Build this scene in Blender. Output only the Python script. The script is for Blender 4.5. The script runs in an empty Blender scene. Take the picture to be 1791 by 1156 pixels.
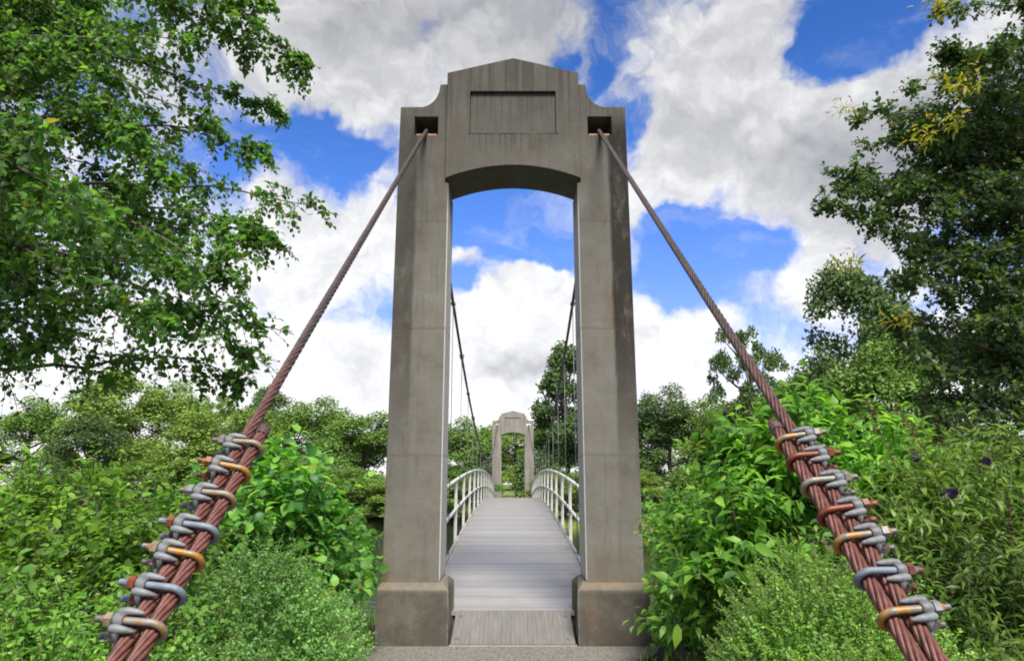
import bpy, math, random
import numpy as np
from mathutils import Vector, Matrix
R = math.radians
rng = np.random.default_rng(7)
random.seed(7)
scene = bpy.context.scene
col = scene.collection

# ------------------------------------------------------------------ camera
cam_d = bpy.data.cameras.new('camera')
cam = bpy.data.objects.new('camera', cam_d); col.objects.link(cam)
cam_d.sensor_width = 36; cam_d.lens = 24.0; cam_d.clip_start = .05; cam_d.clip_end = 3000
cam.location = (0, 0, 1.615); cam.rotation_euler = (R(90 + 12.7), 0, R(.08))
cam_d.dof.use_dof = True; cam_d.dof.focus_distance = 4.0; cam_d.dof.aperture_fstop = 14.0
scene.camera = cam
scene.cycles.filter_width = 1.9

# ------------------------------------------------------------------ light and sky
scene.view_settings.view_transform = 'Standard'; scene.view_settings.look = 'None'
scene.view_settings.gamma = 1; scene.view_settings.exposure = 0.9
SUN_EL, SUN_AZ = R(54), R(168)
SKY_STRENGTH = .075
sun_d = bpy.data.lights.new('sun', 'SUN'); sun_d.energy = 4.3; sun_d.angle = R(22); sun_d.color = (1, .95, .86)
sun = bpy.data.objects.new('sun', sun_d); col.objects.link(sun)
sv = Vector((math.sin(SUN_AZ) * math.cos(SUN_EL), math.cos(SUN_AZ) * math.cos(SUN_EL), math.sin(SUN_EL)))
sun.rotation_euler = sv.to_track_quat('Z', 'Y').to_euler(); sun.location = sv * 40

class NT:
    """small helper to wire shader nodes"""
    def __init__(s, tree): s.t = tree
    def n(s, typ, ins=None, **kw):
        nd = s.t.nodes.new(typ)
        for k, v in kw.items(): setattr(nd, k, v)
        for k, v in (ins or {}).items():
            sock = nd.inputs[k]
            if isinstance(v, bpy.types.NodeSocket): s.t.links.new(v, sock)
            elif isinstance(v, bpy.types.Node): s.t.links.new(v.outputs[0], sock)
            else: sock.default_value = v
        return nd
    def math(s, op, a, b=None, clamp=False):
        nd = s.n('ShaderNodeMath', {0: a} if b is None else {0: a, 1: b}, operation=op); nd.use_clamp = clamp
        return nd.outputs[0]
    def mix(s, fac, a, b, blend='MIX'):
        nd = s.n('ShaderNodeMix', {0: fac, 6: a, 7: b}, data_type='RGBA', blend_type=blend)
        return nd.outputs[2]
    def ramp(s, fac, stops, interp='LINEAR'):
        nd = s.n('ShaderNodeValToRGB', {0: fac}); cr = nd.color_ramp; cr.interpolation = interp
        while len(cr.elements) < len(stops): cr.elements.new(.5)
        for e, (p, c) in zip(cr.elements, stops):
            e.position = p; e.color = c if len(c) == 4 else (*c, 1)
        return nd.outputs[0]
    def noise(s, vec, scale, detail=4, rough=.55, dist=0, out=0):
        ins = {'Scale': scale, 'Detail': detail, 'Roughness': rough, 'Distortion': dist}
        if vec is not None: ins['Vector'] = vec
        return s.n('ShaderNodeTexNoise', ins).outputs[out]
    def remap(s, v, a, b, c=0., d=1., smooth=True):
        return s.n('ShaderNodeMapRange', {0: v, 1: a, 2: b, 3: c, 4: d}, interpolation_type='SMOOTHSTEP' if smooth else 'LINEAR').outputs[0]

world = bpy.data.worlds.new('World'); scene.world = world; world.use_nodes = True
def build_world():
    t = world.node_tree; t.nodes.clear(); N = NT(t)
    sky = N.n('ShaderNodeTexSky', sky_type='NISHITA', sun_disc=False, sun_elevation=SUN_EL, sun_rotation=SUN_AZ, air_density=1.0, dust_density=.3, ozone_density=2.5)
    hs = N.n('ShaderNodeHueSaturation', {'Saturation': 1.36, 'Value': 1.24, 'Color': sky.outputs[0]})
    co = N.n('ShaderNodeTexCoord').outputs['Generated']
    d = N.n('ShaderNodeVectorMath', {0: co}, operation='NORMALIZE').outputs[0]
    sx = N.n('ShaderNodeSeparateXYZ', {0: d})
    den = N.math('MAXIMUM', N.math('ADD', sx.outputs[1], 1.0), .02)
    px = N.math('DIVIDE', sx.outputs[0], den); pz = N.math('DIVIDE', sx.outputs[2], den)
    # world direction -> stereographic map of the heavens, north at its middle
    p = N.n('ShaderNodeCombineXYZ', {0: px, 1: pz, 2: 0.0}).outputs[0]
    nz = N.noise(p, 16, 4, .6, out=1)
    off = N.n('ShaderNodeVectorMath', {0: nz, 1: (.5, .5, .5)}, operation='SUBTRACT').outputs[0]
    off = N.n('ShaderNodeVectorMath', {0: off, 1: (.06, .06, 0)}, operation='MULTIPLY').outputs[0]
    pw = N.n('ShaderNodeVectorMath', {0: p, 1: off}, operation='ADD').outputs[0]
    blue = N.mix(1.0, hs.outputs[0], (1.8, 1.12, 1.4, 1), 'MULTIPLY')
    blue = N.n('ShaderNodeHueSaturation', {'Value': N.remap(pz, .18, .36, 1.0, .78), 'Color': blue}).outputs[0]
    def field(blobs, start):
        acc = start
        for (x, y, r, w) in blobs:
            ds = N.n('ShaderNodeVectorMath', {0: pw, 1: (x, y, 0)}, operation='DISTANCE').outputs['Value']
            acc = N.math('ADD', acc, N.remap(ds, 0, r * 1.35, w, 0))
        return acc
    dens = field([
        (.242,.315,.038,-1.1),(.221,.300,.022,-.45),(.263,.320,.028,-.7),(.091,.252,.025,-.5),(.099,.276,.021,-.5),(-.130,.240,.031,-.9),
        (-.158,.248,.028,-.6),(-.101,.248,.021,-.6),(-.007,.195,.047,-1.3),(.027,.187,.034,-1.),(-.033,.208,.026,-.5),(.148,.162,.036,-1.),
        (.183,.168,.031,-.7),(.115,.184,.029,-.7),(.119,.147,.025,-.6),(.144,.212,.018,-.5),(.069,.305,.025,-.2),(.037,.310,.013,-.6),
        (-.087,.120,.025,-.4),(-.124,.126,.020,-.4),(-.205,.224,.030,-.5),(-.197,.249,.023,-.3),(.097,.064,.016,-.3),(-.041,.148,.017,-.7),
        (-.108,.315,.078,.6),(-.165,.319,.059,.5),(.001,.338,.051,.5),(.136,.266,.061,.7),(.207,.236,.061,.7),(.272,.259,.048,.8),
        (.258,.203,.053,.8),(.167,.303,.043,.6),(-.142,.171,.044,.8),(-.101,.185,.029,.8),(-.182,.206,.018,.7),(.010,.119,.042,1.3),
        (.018,.149,.023,1.),(-.033,.168,.019,.7),(-.028,.119,.025,.9),(.110,.101,.045,.6),(.217,.134,.026,.6),(.124,.226,.025,.5),
        (.099,.202,.025,.4),(-.237,.076,.071,.6),(-.123,.080,.060,.6),(.001,.064,.063,.7)], .12)
    fb = N.noise(pw, 22, 8, .6, 0)
    big = N.noise(p, 5, 3, .5)
    dens = N.math('ADD', dens, N.math('MULTIPLY', N.math('SUBTRACT', fb, .5), 1.7))
    dens = N.math('ADD', dens, N.remap(pz, .10, .0, 0, .6))
    dens = N.math('ADD', dens, N.math('MULTIPLY', N.math('SUBTRACT', big, .5), .5))
    mask = N.remap(dens, -.26, .38)
    veil = N.remap(N.noise(N.n('ShaderNodeMapping', {'Vector': pw, 'Scale': (1, 2.2, 1), 'Rotation': (0, 0, .5)}).outputs[0], 9, 6, .62, .2), .5, .74, .0, .4)
    mask = N.math('MAXIMUM', mask, veil)
    # brightness of the clouds: bright billows, grey undersides
    gre = field([(.258,.203,.06,.45),(.207,.225,.05,.25),(.29,.24,.05,.35),(-.12,.335,.06,.25),(-.02,.345,.06,.3),(.05,.335,.05,.25),(.136,.25,.05,.2),
                 (.0,.086,.018,.3),(.024,.088,.016,.32),(-.02,.084,.016,.25),(.005,.076,.03,.2),(-.118,.088,.02,.15),(-.105,.078,.02,.2)], .0)
    puff = N.noise(pw, 14, 5, .55, 0)
    pup = N.n('ShaderNodeVectorMath', {0: pw, 1: (-.003, .012, 0)}, operation='ADD').outputs[0]
    fup = N.noise(pup, 22, 8, .6, 0)
    sh = N.math('ADD', gre, N.math('MULTIPLY', N.math('SUBTRACT', .52, puff), .3))
    sh = N.math('ADD', sh, N.math('MULTIPLY', N.math('SUBTRACT', pz, .15), 1.5))
    sh = N.math('ADD', sh, N.math('MULTIPLY', N.math('SUBTRACT', fup, fb), 1.0))
    cc = N.ramp(N.remap(sh, -.35, .95, smooth=False), [(0, (9.0, 9.0, 8.9)), (.25, (7.3, 7.3, 7.3)), (.5, (4.9, 4.9, 5.0)), (.75, (3.3, 3.35, 3.5)), (1, (2.3, 2.4, 2.7))])
    c = N.mix(N.math('MULTIPLY', mask, .97), blue, cc)
    bg = N.n('ShaderNodeBackground', {'Color': c, 'Strength': SKY_STRENGTH})
    out = N.n('ShaderNodeOutputWorld', {0: bg.outputs[0]})
build_world()

# ------------------------------------------------------------------ object helpers
def tag(o, label=None, cat=None, group=None, kind=None):
    if label: o['label'] = label
    if cat: o['category'] = cat
    if group: o['group'] = group
    if kind: o['kind'] = kind
    return o
def empty(name, loc=(0, 0, 0), label=None, cat=None, group=None):
    o = bpy.data.objects.new(name, None); col.objects.link(o); o.location = loc; o.empty_display_size = .2
    return tag(o, label, cat, group)
def link_mesh(name, me, mat, parent=None, smooth=False):
    o = bpy.data.objects.new(name, me); col.objects.link(o)
    if mat is not None: me.materials.append(mat)
    if smooth: me.polygons.foreach_set('use_smooth', np.ones(len(me.polygons), bool))
    if parent: o.parent = parent
    return o
class MB:
    """gathers shapes, then links them as ONE mesh object"""
    def __init__(s): s.v = []; s.f = []; s.k = 0
    def add(s, vs, fs):
        s.v += [tuple(map(float, v)) for v in vs]; s.f += [tuple(i + s.k for i in f) for f in fs]; s.k += len(vs)
    def box(s, x0, x1, y0, y1, z0, z1):
        s.add([(x0,y0,z0),(x1,y0,z0),(x1,y1,z0),(x0,y1,z0),(x0,y0,z1),(x1,y0,z1),(x1,y1,z1),(x0,y1,z1)],
              [(0,3,2,1),(4,5,6,7),(0,1,5,4),(1,2,6,5),(2,3,7,6),(3,0,4,7)])
    def tube(s, path, r, n=8, caps=True, e0=None):
        P = np.array(path, float); m = len(P); rad = np.full(m, r) if np.isscalar(r) else np.array(r)
        T = np.gradient(P, axis=0); T /= np.linalg.norm(T, axis=1)[:, None] + 1e-12
        a = np.array(e0 if e0 is not None else ((0, 0, 1) if abs(T[0, 2]) < .9 else (1, 0, 0)), float)
        vs = []
        for i in range(m):
            a = a - T[i] * (a @ T[i]); a /= np.linalg.norm(a); b = np.cross(T[i], a)
            for j in range(n):
                q = 2 * math.pi * j / n
                vs.append(P[i] + rad[i] * (math.cos(q) * a + math.sin(q) * b))
        fs = [(i*n+j, i*n+(j+1) % n, (i+1)*n+(j+1) % n, (i+1)*n+j) for i in range(m-1) for j in range(n)]
        if caps: fs += [tuple(range(n-1, -1, -1)), tuple((m-1)*n+j for j in range(n))]
        s.add(vs, fs)
    def lathe(s, prof, n=12, axis='x', org=(0, 0, 0)):
        vs = []
        for (t, r) in prof:
            for j in range(n):
                q = 2*math.pi*(j+.5)/n; a, b = r*math.cos(q), r*math.sin(q)
                v = {'x': (t, a, b), 'y': (a, t, b), 'z': (a, b, t)}[axis]
                vs.append((v[0]+org[0], v[1]+org[1], v[2]+org[2]))
        m = len(prof)
        fs = [(i*n+j, i*n+(j+1) % n, (i+1)*n+(j+1) % n, (i+1)*n+j) for i in range(m-1) for j in range(n)]
        fs += [tuple(range(n-1, -1, -1)), tuple((m-1)*n+j for j in range(n))]
        s.add(vs, fs)
    def mesh(s, name):
        me = bpy.data.meshes.new(name); me.from_pydata(s.v, [], s.f); me.validate()
        import bmesh
        bm = bmesh.new(); bm.from_mesh(me); bmesh.ops.recalc_face_normals(bm, faces=bm.faces); bm.to_mesh(me); bm.free()
        return me
    def build(s, name, mat, parent=None, smooth=False, bevel=0):
        o = link_mesh(name, s.mesh(name), mat, parent, smooth)
        if bevel:
            b = o.modifiers.new('bevel', 'BEVEL'); b.width = bevel; b.segments = 2; b.limit_method = 'ANGLE'; b.angle_limit = R(32)
        return o
def extrude_outline(name, outline, holes, y0, y1, mat, parent, bevel=.008):
    """solid slab: outline in the x-z plane (with rectangular holes), thick from y0 to y1"""
    import bmesh
    bm = bmesh.new()
    loops = []
    for lp in [outline] + holes:
        vs = [bm.verts.new((x, y0, z)) for x, z in lp]
        loops.append([bm.edges.new((vs[i], vs[(i+1) % len(vs)])) for i in range(len(vs))])
    bmesh.ops.triangle_fill(bm, use_beauty=True, use_dissolve=False, edges=[e for l in loops for e in l])
    r = bmesh.ops.extrude_face_region(bm, geom=list(bm.faces))
    bmesh.ops.translate(bm, verts=[e for e in r['geom'] if isinstance(e, bmesh.types.BMVert)], vec=(0, y1 - y0, 0))
    bmesh.ops.dissolve_limit(bm, angle_limit=R(1), verts=bm.verts, edges=bm.edges)
    bmesh.ops.recalc_face_normals(bm, faces=bm.faces)
    me = bpy.data.meshes.new(name); bm.to_mesh(me); bm.free()
    o = link_mesh(name, me, mat, parent)
    if bevel:
        b = o.modifiers.new('bevel', 'BEVEL'); b.width = bevel; b.segments = 2; b.limit_method = 'ANGLE'; b.angle_limit = R(32)
    return o
def copy_tree(o, parent=None):
    c = o.copy(); col.objects.link(c)
    if parent: c.parent = parent
    for ch in list(o.children): copy_tree(ch, c)
    return c

# ------------------------------------------------------------------ materials
def new_mat(name):
    m = bpy.data.materials.new(name); m.use_nodes = True; t = m.node_tree
    for n in list(t.nodes):
        if n.type != 'OUTPUT_MATERIAL' and n.type != 'BSDF_PRINCIPLED': t.nodes.remove(n)
    return m, NT(t), t.nodes['Principled BSDF'], t.nodes['Material Output']
def obj_coord(N): return N.n('ShaderNodeTexCoord').outputs['Object']
def scaled(N, v, s): return N.n('ShaderNodeMapping', {'Vector': v, 'Scale': s}).outputs[0]

def mat_concrete():
    m, N, b, o = new_mat('weathered_concrete'); co = obj_coord(N); s = N.n('ShaderNodeSeparateXYZ', {0: co})
    blot = N.noise(co, 2.6, 7, .68); fine = N.noise(co, 60, 3, .7)
    c = N.ramp(blot, [(.28, (.100, .091, .072)), (.45, (.138, .130, .110)), (.6, (.155, .149, .130)), (.75, (.195, .188, .168))])
    # brown blotches
    br = N.remap(N.noise(scaled(N, co, (1.3, 1.3, .5)), 1.5, 5, .6), .53, .72)
    c = N.mix(N.math('MULTIPLY', br, .6), c, (.125, .088, .058, 1))
    # run-off streaks
    st = N.noise(scaled(N, co, (6, 6, .4)), 2.0, 5, .65, 1.2)
    c = N.mix(N.math('MULTIPLY', N.remap(st, .52, .74), .45), c, (.062, .058, .05, 1))
    # run-off under copings: streaks that get denser near the top
    st2 = N.noise(scaled(N, co, (14, 14, .5)), 1.7, 3, .6)
    hi = N.remap(s.outputs[2], 5.3, 6.7)
    c = N.mix(N.math('MULTIPLY', N.math('MULTIPLY', hi, N.remap(st2, .42, .6)), .8), c, (.042, .040, .034, 1))
    topd = N.math('MULTIPLY', N.remap(N.math('ADD', s.outputs[2], N.math('MULTIPLY', N.noise(co, 1.4, 4, .6), 2.2)), 4.6, 7.4), .62)
    c = N.mix(topd, c, (.048, .046, .038, 1))
    # dark algae strip down the outer edge of each pillar
    ax = N.math('ABSOLUTE', s.outputs[0])
    edge = N.math('ADD', ax, N.math('MULTIPLY', N.math('SUBTRACT', N.noise(scaled(N, co, (3, 3, 1)), 4, 4, .6), .5), .05))
    strip = N.remap(edge, 1.115, 1.165)
    fade = N.math('MULTIPLY', N.remap(s.outputs[2], .9, 3.6), N.remap(s.outputs[2], 6.1, 5.7))
    patch = N.remap(N.noise(scaled(N, co, (2, 2, .8)), 3, 5, .65), .2, .5)
    rightish = N.remap(s.outputs[0], -.5, .5, .62, 1.0)
    k = N.math('MULTIPLY', N.math('MULTIPLY', strip, fade), N.math('MULTIPLY', patch, rightish))
    c = N.mix(N.math('MULTIPLY', k, .88), c, (.011, .010, .008, 1))
    # light on the reveals of the opening, painted in as a paler colour
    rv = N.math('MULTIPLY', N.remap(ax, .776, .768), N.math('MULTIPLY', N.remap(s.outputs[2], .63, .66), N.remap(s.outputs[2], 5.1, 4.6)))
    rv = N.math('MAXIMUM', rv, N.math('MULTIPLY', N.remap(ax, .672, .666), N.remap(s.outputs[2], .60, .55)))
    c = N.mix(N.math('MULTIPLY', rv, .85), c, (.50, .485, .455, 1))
    # specks and pitting
    sp = N.remap(N.noise(co, 130, 2, .5), .62, .72)
    c = N.mix(N.math('MULTIPLY', sp, .5), c, (.05, .046, .04, 1))
    pale = N.remap(N.noise(co, 75, 2, .5), .66, .74)
    c = N.mix(N.math('MULTIPLY', pale, .4), c, (.22, .21, .19, 1))
    # lichen on the plinth copings
    ed = N.math('MULTIPLY', N.remap(s.outputs[2], .545, .57), N.remap(s.outputs[2], .69, .65))
    c = N.mix(N.math('MULTIPLY', ed, N.remap(N.noise(co, 9, 4, .6), .35, .65, .1, .5)), c, (.20, .145, .095, 1))
    lo = N.remap(s.outputs[2], .57, .5)
    c = N.mix(N.math('MULTIPLY', lo, N.remap(N.noise(co, 3.2, 5, .65), .3, .62, .2, .85)), c, (.065, .055, .043, 1))
    # faint pour joints
    zz = N.math('ADD', s.outputs[2], N.math('MULTIPLY', N.noise(co, 2, 3, .6), .05))
    for zj, am in ((1.93, .25), (3.34, .35), (4.62, .25)):
        j = N.math('MULTIPLY', N.remap(zz, zj, zj + .012), N.remap(zz, zj + .05, zj + .015))
        c = N.mix(N.math('MULTIPLY', j, am), c, (.06, .045, .03, 1))
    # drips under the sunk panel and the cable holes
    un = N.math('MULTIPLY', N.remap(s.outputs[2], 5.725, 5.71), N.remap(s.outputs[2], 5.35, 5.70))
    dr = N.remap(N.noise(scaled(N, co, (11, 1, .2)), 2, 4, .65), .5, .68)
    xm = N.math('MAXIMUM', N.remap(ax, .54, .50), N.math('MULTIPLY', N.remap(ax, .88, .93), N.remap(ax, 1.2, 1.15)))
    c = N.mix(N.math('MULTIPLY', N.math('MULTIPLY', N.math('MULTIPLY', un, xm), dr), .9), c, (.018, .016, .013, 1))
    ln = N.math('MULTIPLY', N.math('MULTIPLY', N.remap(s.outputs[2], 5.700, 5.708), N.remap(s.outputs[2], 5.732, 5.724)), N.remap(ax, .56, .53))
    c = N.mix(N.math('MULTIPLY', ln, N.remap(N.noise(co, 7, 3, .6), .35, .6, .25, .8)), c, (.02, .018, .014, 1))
    t_spec = b.inputs['Specular IOR Level']; t_spec.default_value = .2
    t = b.inputs; N.t.links.new(c, t['Base Color']); t['Roughness'].default_value = .9
    bp = N.n('ShaderNodeBump', {'Strength': .35, 'Distance': .01, 'Height': N.math('ADD', fine, N.math('MULTIPLY', N.noise(co, 14, 4, .6), 1.2))})
    N.t.links.new(bp.outputs[0], t['Normal'])
    return m
def mat_far_concrete():
    m, N, b, o = new_mat('pinkish_concrete'); co = obj_coord(N)
    c = N.ramp(N.noise(scaled(N, co, (3, 3, .6)), 1.6, 5, .6), [(.3, (.15, .135, .112)), (.55, (.22, .203, .175)), (.75, (.28, .262, .232))])
    N.t.links.new(c, b.inputs['Base Color']); b.inputs['Roughness'].default_value = .9
    return m
def mat_noise(name, stops, scale=6, rough=.7, metal=0, bump=0, stretch=None, spec=.5, detail=5):
    m, N, b, o = new_mat(name); co = obj_coord(N)
    if stretch: co = scaled(N, co, stretch)
    nz = N.noise(co, scale, detail, .6)
    N.t.links.new(N.ramp(nz, stops), b.inputs['Base Color'])
    b.inputs['Roughness'].default_value = rough; b.inputs['Metallic'].default_value = metal; b.inputs['Specular IOR Level'].default_value = spec
    if bump:
        bp = N.n('ShaderNodeBump', {'Strength': bump, 'Distance': .004, 'Height': N.noise(co, scale * 4, 4, .6)})
        N.t.links.new(bp.outputs[0], b.inputs['Normal'])
    return m
def mat_leaf(name, cols, trans=.35, rough=.45, spec=.35, tcol=None, dead=.97):
    """per-leaf tint comes from Random Per Island; clump tint from a slow noise"""
    m, N, b, o = new_mat(name)
    rnd = N.n('ShaderNodeNewGeometry').outputs['Random Per Island']
    k = len(cols); c = N.ramp(rnd, [(i / max(1, k - 1), cc) for i, cc in enumerate(cols)])
    c = N.mix(N.remap(rnd, dead + .018, dead + .022), c, (.2, .2, .03, 1))
    nz = N.noise(obj_coord(N), 1.3, 3, .5)
    c = N.n('ShaderNodeHueSaturation', {'Value': N.remap(nz, .3, .7, .75, 1.25), 'Color': c}).outputs[0]
    N.t.links.new(c, b.inputs['Base Color']); b.inputs['Roughness'].default_value = rough; b.inputs['Specular IOR Level'].default_value = spec
    tc = N.mix(1.0, c, tcol or (1.5, 1.6, .7, 1), 'MULTIPLY')
    tr = N.n('ShaderNodeBsdfTranslucent', {'Color': tc})
    mx = N.n('ShaderNodeMixShader', {0: trans, 1: b.outputs[0], 2: tr.outputs[0]})
    N.t.links.new(mx.outputs[0], o.inputs[0])
    return m
def mat_worn_paint(name, paint, under, amount=.5):
    m, N, b, o = new_mat(name); co = obj_coord(N)
    k = N.remap(N.noise(co, 24, 5, .65), amount - .06, amount + .06)
    base = N.mix(k, (*paint, 1), (*under, 1))
    g = N.remap(N.noise(co, 60, 3, .6), .4, .7, .8, 1.1)
    c = N.n('ShaderNodeHueSaturation', {'Value': g, 'Color': base}).outputs[0]
    N.t.links.new(c, b.inputs['Base Color']); b.inputs['Roughness'].default_value = .5; b.inputs['Metallic'].default_value = .15
    bp = N.n('ShaderNodeBump', {'Strength': .3, 'Distance': .001, 'Height': N.noise(co, 70, 4, .6)})
    N.t.links.new(bp.outputs[0], b.inputs['Normal'])
    return m
M = {}
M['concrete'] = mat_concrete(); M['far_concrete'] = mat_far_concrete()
def mat_rope():
    m, N, b, o = new_mat('rusty_red_wire_rope'); co = obj_coord(N); s = N.n('ShaderNodeSeparateXYZ', {0: co})
    nz = N.noise(co, 30, 5, .6)
    red = N.ramp(nz, [(.25, (.055, .018, .012)), (.5, (.11, .035, .025)), (.75, (.165, .07, .053))])
    old = N.ramp(nz, [(.25, (.022, .016, .014)), (.5, (.05, .036, .032)), (.75, (.08, .063, .058))])
    k = N.remap(N.math('ADD', s.outputs[2], N.math('MULTIPLY', N.noise(co, 3, 3, .6), .6)), 1.7, 2.9)
    N.t.links.new(N.mix(k, red, old), b.inputs['Base Color']); b.inputs['Roughness'].default_value = .55
    bp = N.n('ShaderNodeBump', {'Strength': .35, 'Distance': .003, 'Height': N.noise(co, 120, 4, .6)}); N.t.links.new(bp.outputs[0], b.inputs['Normal'])
    return m
M['rope'] = mat_rope()
M['rope_red'] = mat_noise('red_wire_rope', [(.25, (.10, .034, .024)), (.5, (.19, .065, .048)), (.75, (.27, .125, .10))], 30, .48, .1, .35)
M['rope_old'] = mat_noise('brown_wire_rope', [(.3, (.05, .035, .03)), (.7, (.10, .07, .06))], 30, .6, .2)
M['galv'] = mat_noise('galvanised_steel', [(.28, (.075, .06, .045)), (.41, (.125, .135, .14)), (.55, (.17, .18, .185)), (.75, (.24, .25, .245))], 22, .62, .1, .3)
M['bluegrey'] = mat_noise('blue_grey_steel', [(.3, (.10, .12, .15)), (.55, (.15, .18, .225)), (.75, (.22, .25, .285))], 20, .6, .1, .3)
M['yellow'] = mat_worn_paint('worn_yellow_steel', (.37, .175, .018), (.18, .18, .155), .5)
M['pale_yellow'] = mat_worn_paint('mostly_worn_yellow_steel', (.33, .18, .03), (.21, .21, .185), .43)
M['red_rust'] = mat_worn_paint('red_rusted_steel', (.17, .04, .018), (.11, .06, .045), .6)
M['orange'] = mat_worn_paint('orange_rusted_steel', (.19, .05, .018), (.10, .05, .035), .53)
M['tan'] = mat_worn_paint('tan_stained_steel', (.24, .18, .10), (.18, .185, .18), .5)
M['darksteel'] = mat_noise('dark_steel', [(.3, (.08, .08, .09)), (.7, (.17, .17, .18))], 20, .5, .4, .2)
M['rust_plate'] = mat_noise('rusty_saddle', [(.3, (.22, .07, .015)), (.5, (.42, .16, .04)), (.62, (.25, .27, .28)), (.75, (.35, .38, .4))], 9, .7, .1, .3)
M['rail'] = mat_noise('cream_painted_pipe', [(.3, (.42, .405, .36)), (.5,(.56,.55,.51)), (.7, (.62, .61, .57))], 9, .45)
M['beam'] = mat_noise('grey_steel_beam', [(.3, (.2, .2, .2)), (.7, (.33, .33, .32))], 6, .6)
M['bark'] = mat_noise('bark', [(.3, (.05, .04, .03)), (.7, (.14, .115, .09))], 10, .9, 0, .6, (4, 4, 1))
M['twig'] = mat_noise('twig', [(.3, (.045, .035, .025)), (.7, (.10, .075, .05))], 10, .85)
M['stem'] = mat_noise('green_stem', [(.3, (.08, .11, .03)), (.7, (.16, .18, .06))], 10, .6)
M['spike'] = mat_noise('dried_flower', [(.3, (.05, .022, .018)), (.7, (.13, .06, .04))], 40, .9)
M['purple'] = mat_noise('purple_floret', [(.3, (.09, .03, .13)), (.7, (.22, .08, .3))], 40, .8)

def mat_planks():
    m, N, b, o = new_mat('weathered_boards'); co = obj_coord(N)
    rnd = N.n('ShaderNodeNewGeometry').outputs['Random Per Island']
    base = N.ramp(rnd, [(0, (.205, .194, .168)), (.5, (.248, .235, .204)), (1, (.29, .276, .24))])
    gr = N.noise(scaled(N, co, (.7, 14, 14)), 3, 5, .65)
    c = N.mix(N.remap(gr, .35, .7, .0, .55), base, (.16, .155, .15, 1))
    c = N.mix(N.remap(N.noise(co, 1.6, 5, .65), .5, .75, 0, .22), c, (.40, .385, .355, 1))
    c = N.mix(N.remap(N.noise(co, 3.1, 6, .7), .54, .72, 0, .35), c, (.12, .11, .095, 1))
    N.t.links.new(c, b.inputs['Base Color']); b.inputs['Roughness'].default_value = .34; b.inputs['Specular IOR Level'].default_value = .6
    bp = N.n('ShaderNodeBump', {'Strength': .12, 'Distance': .002, 'Height': gr}); N.t.links.new(bp.outputs[0], b.inputs['Normal'])
    return m
M['planks'] = mat_planks()
def mat_plate():
    m, N, b, o = new_mat('ribbed_threshold_plate'); co = obj_coord(N); s = N.n('ShaderNodeSeparateXYZ', {0: co})
    nz = N.noise(scaled(N, co, (8, 1, 1)), 3, 4, .6)
    c = N.ramp(nz, [(.3, (.125, .118, .108)), (.6, (.165, .157, .145)), (.8, (.21, .20, .185))])
    c = N.mix(N.remap(N.noise(co, 4, 4, .6), .55, .75, 0, .5), c, (.2, .16, .12, 1))
    N.t.links.new(c, b.inputs['Base Color']); b.inputs['Roughness'].default_value = .6
    return m
M['plate'] = mat_plate()

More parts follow.
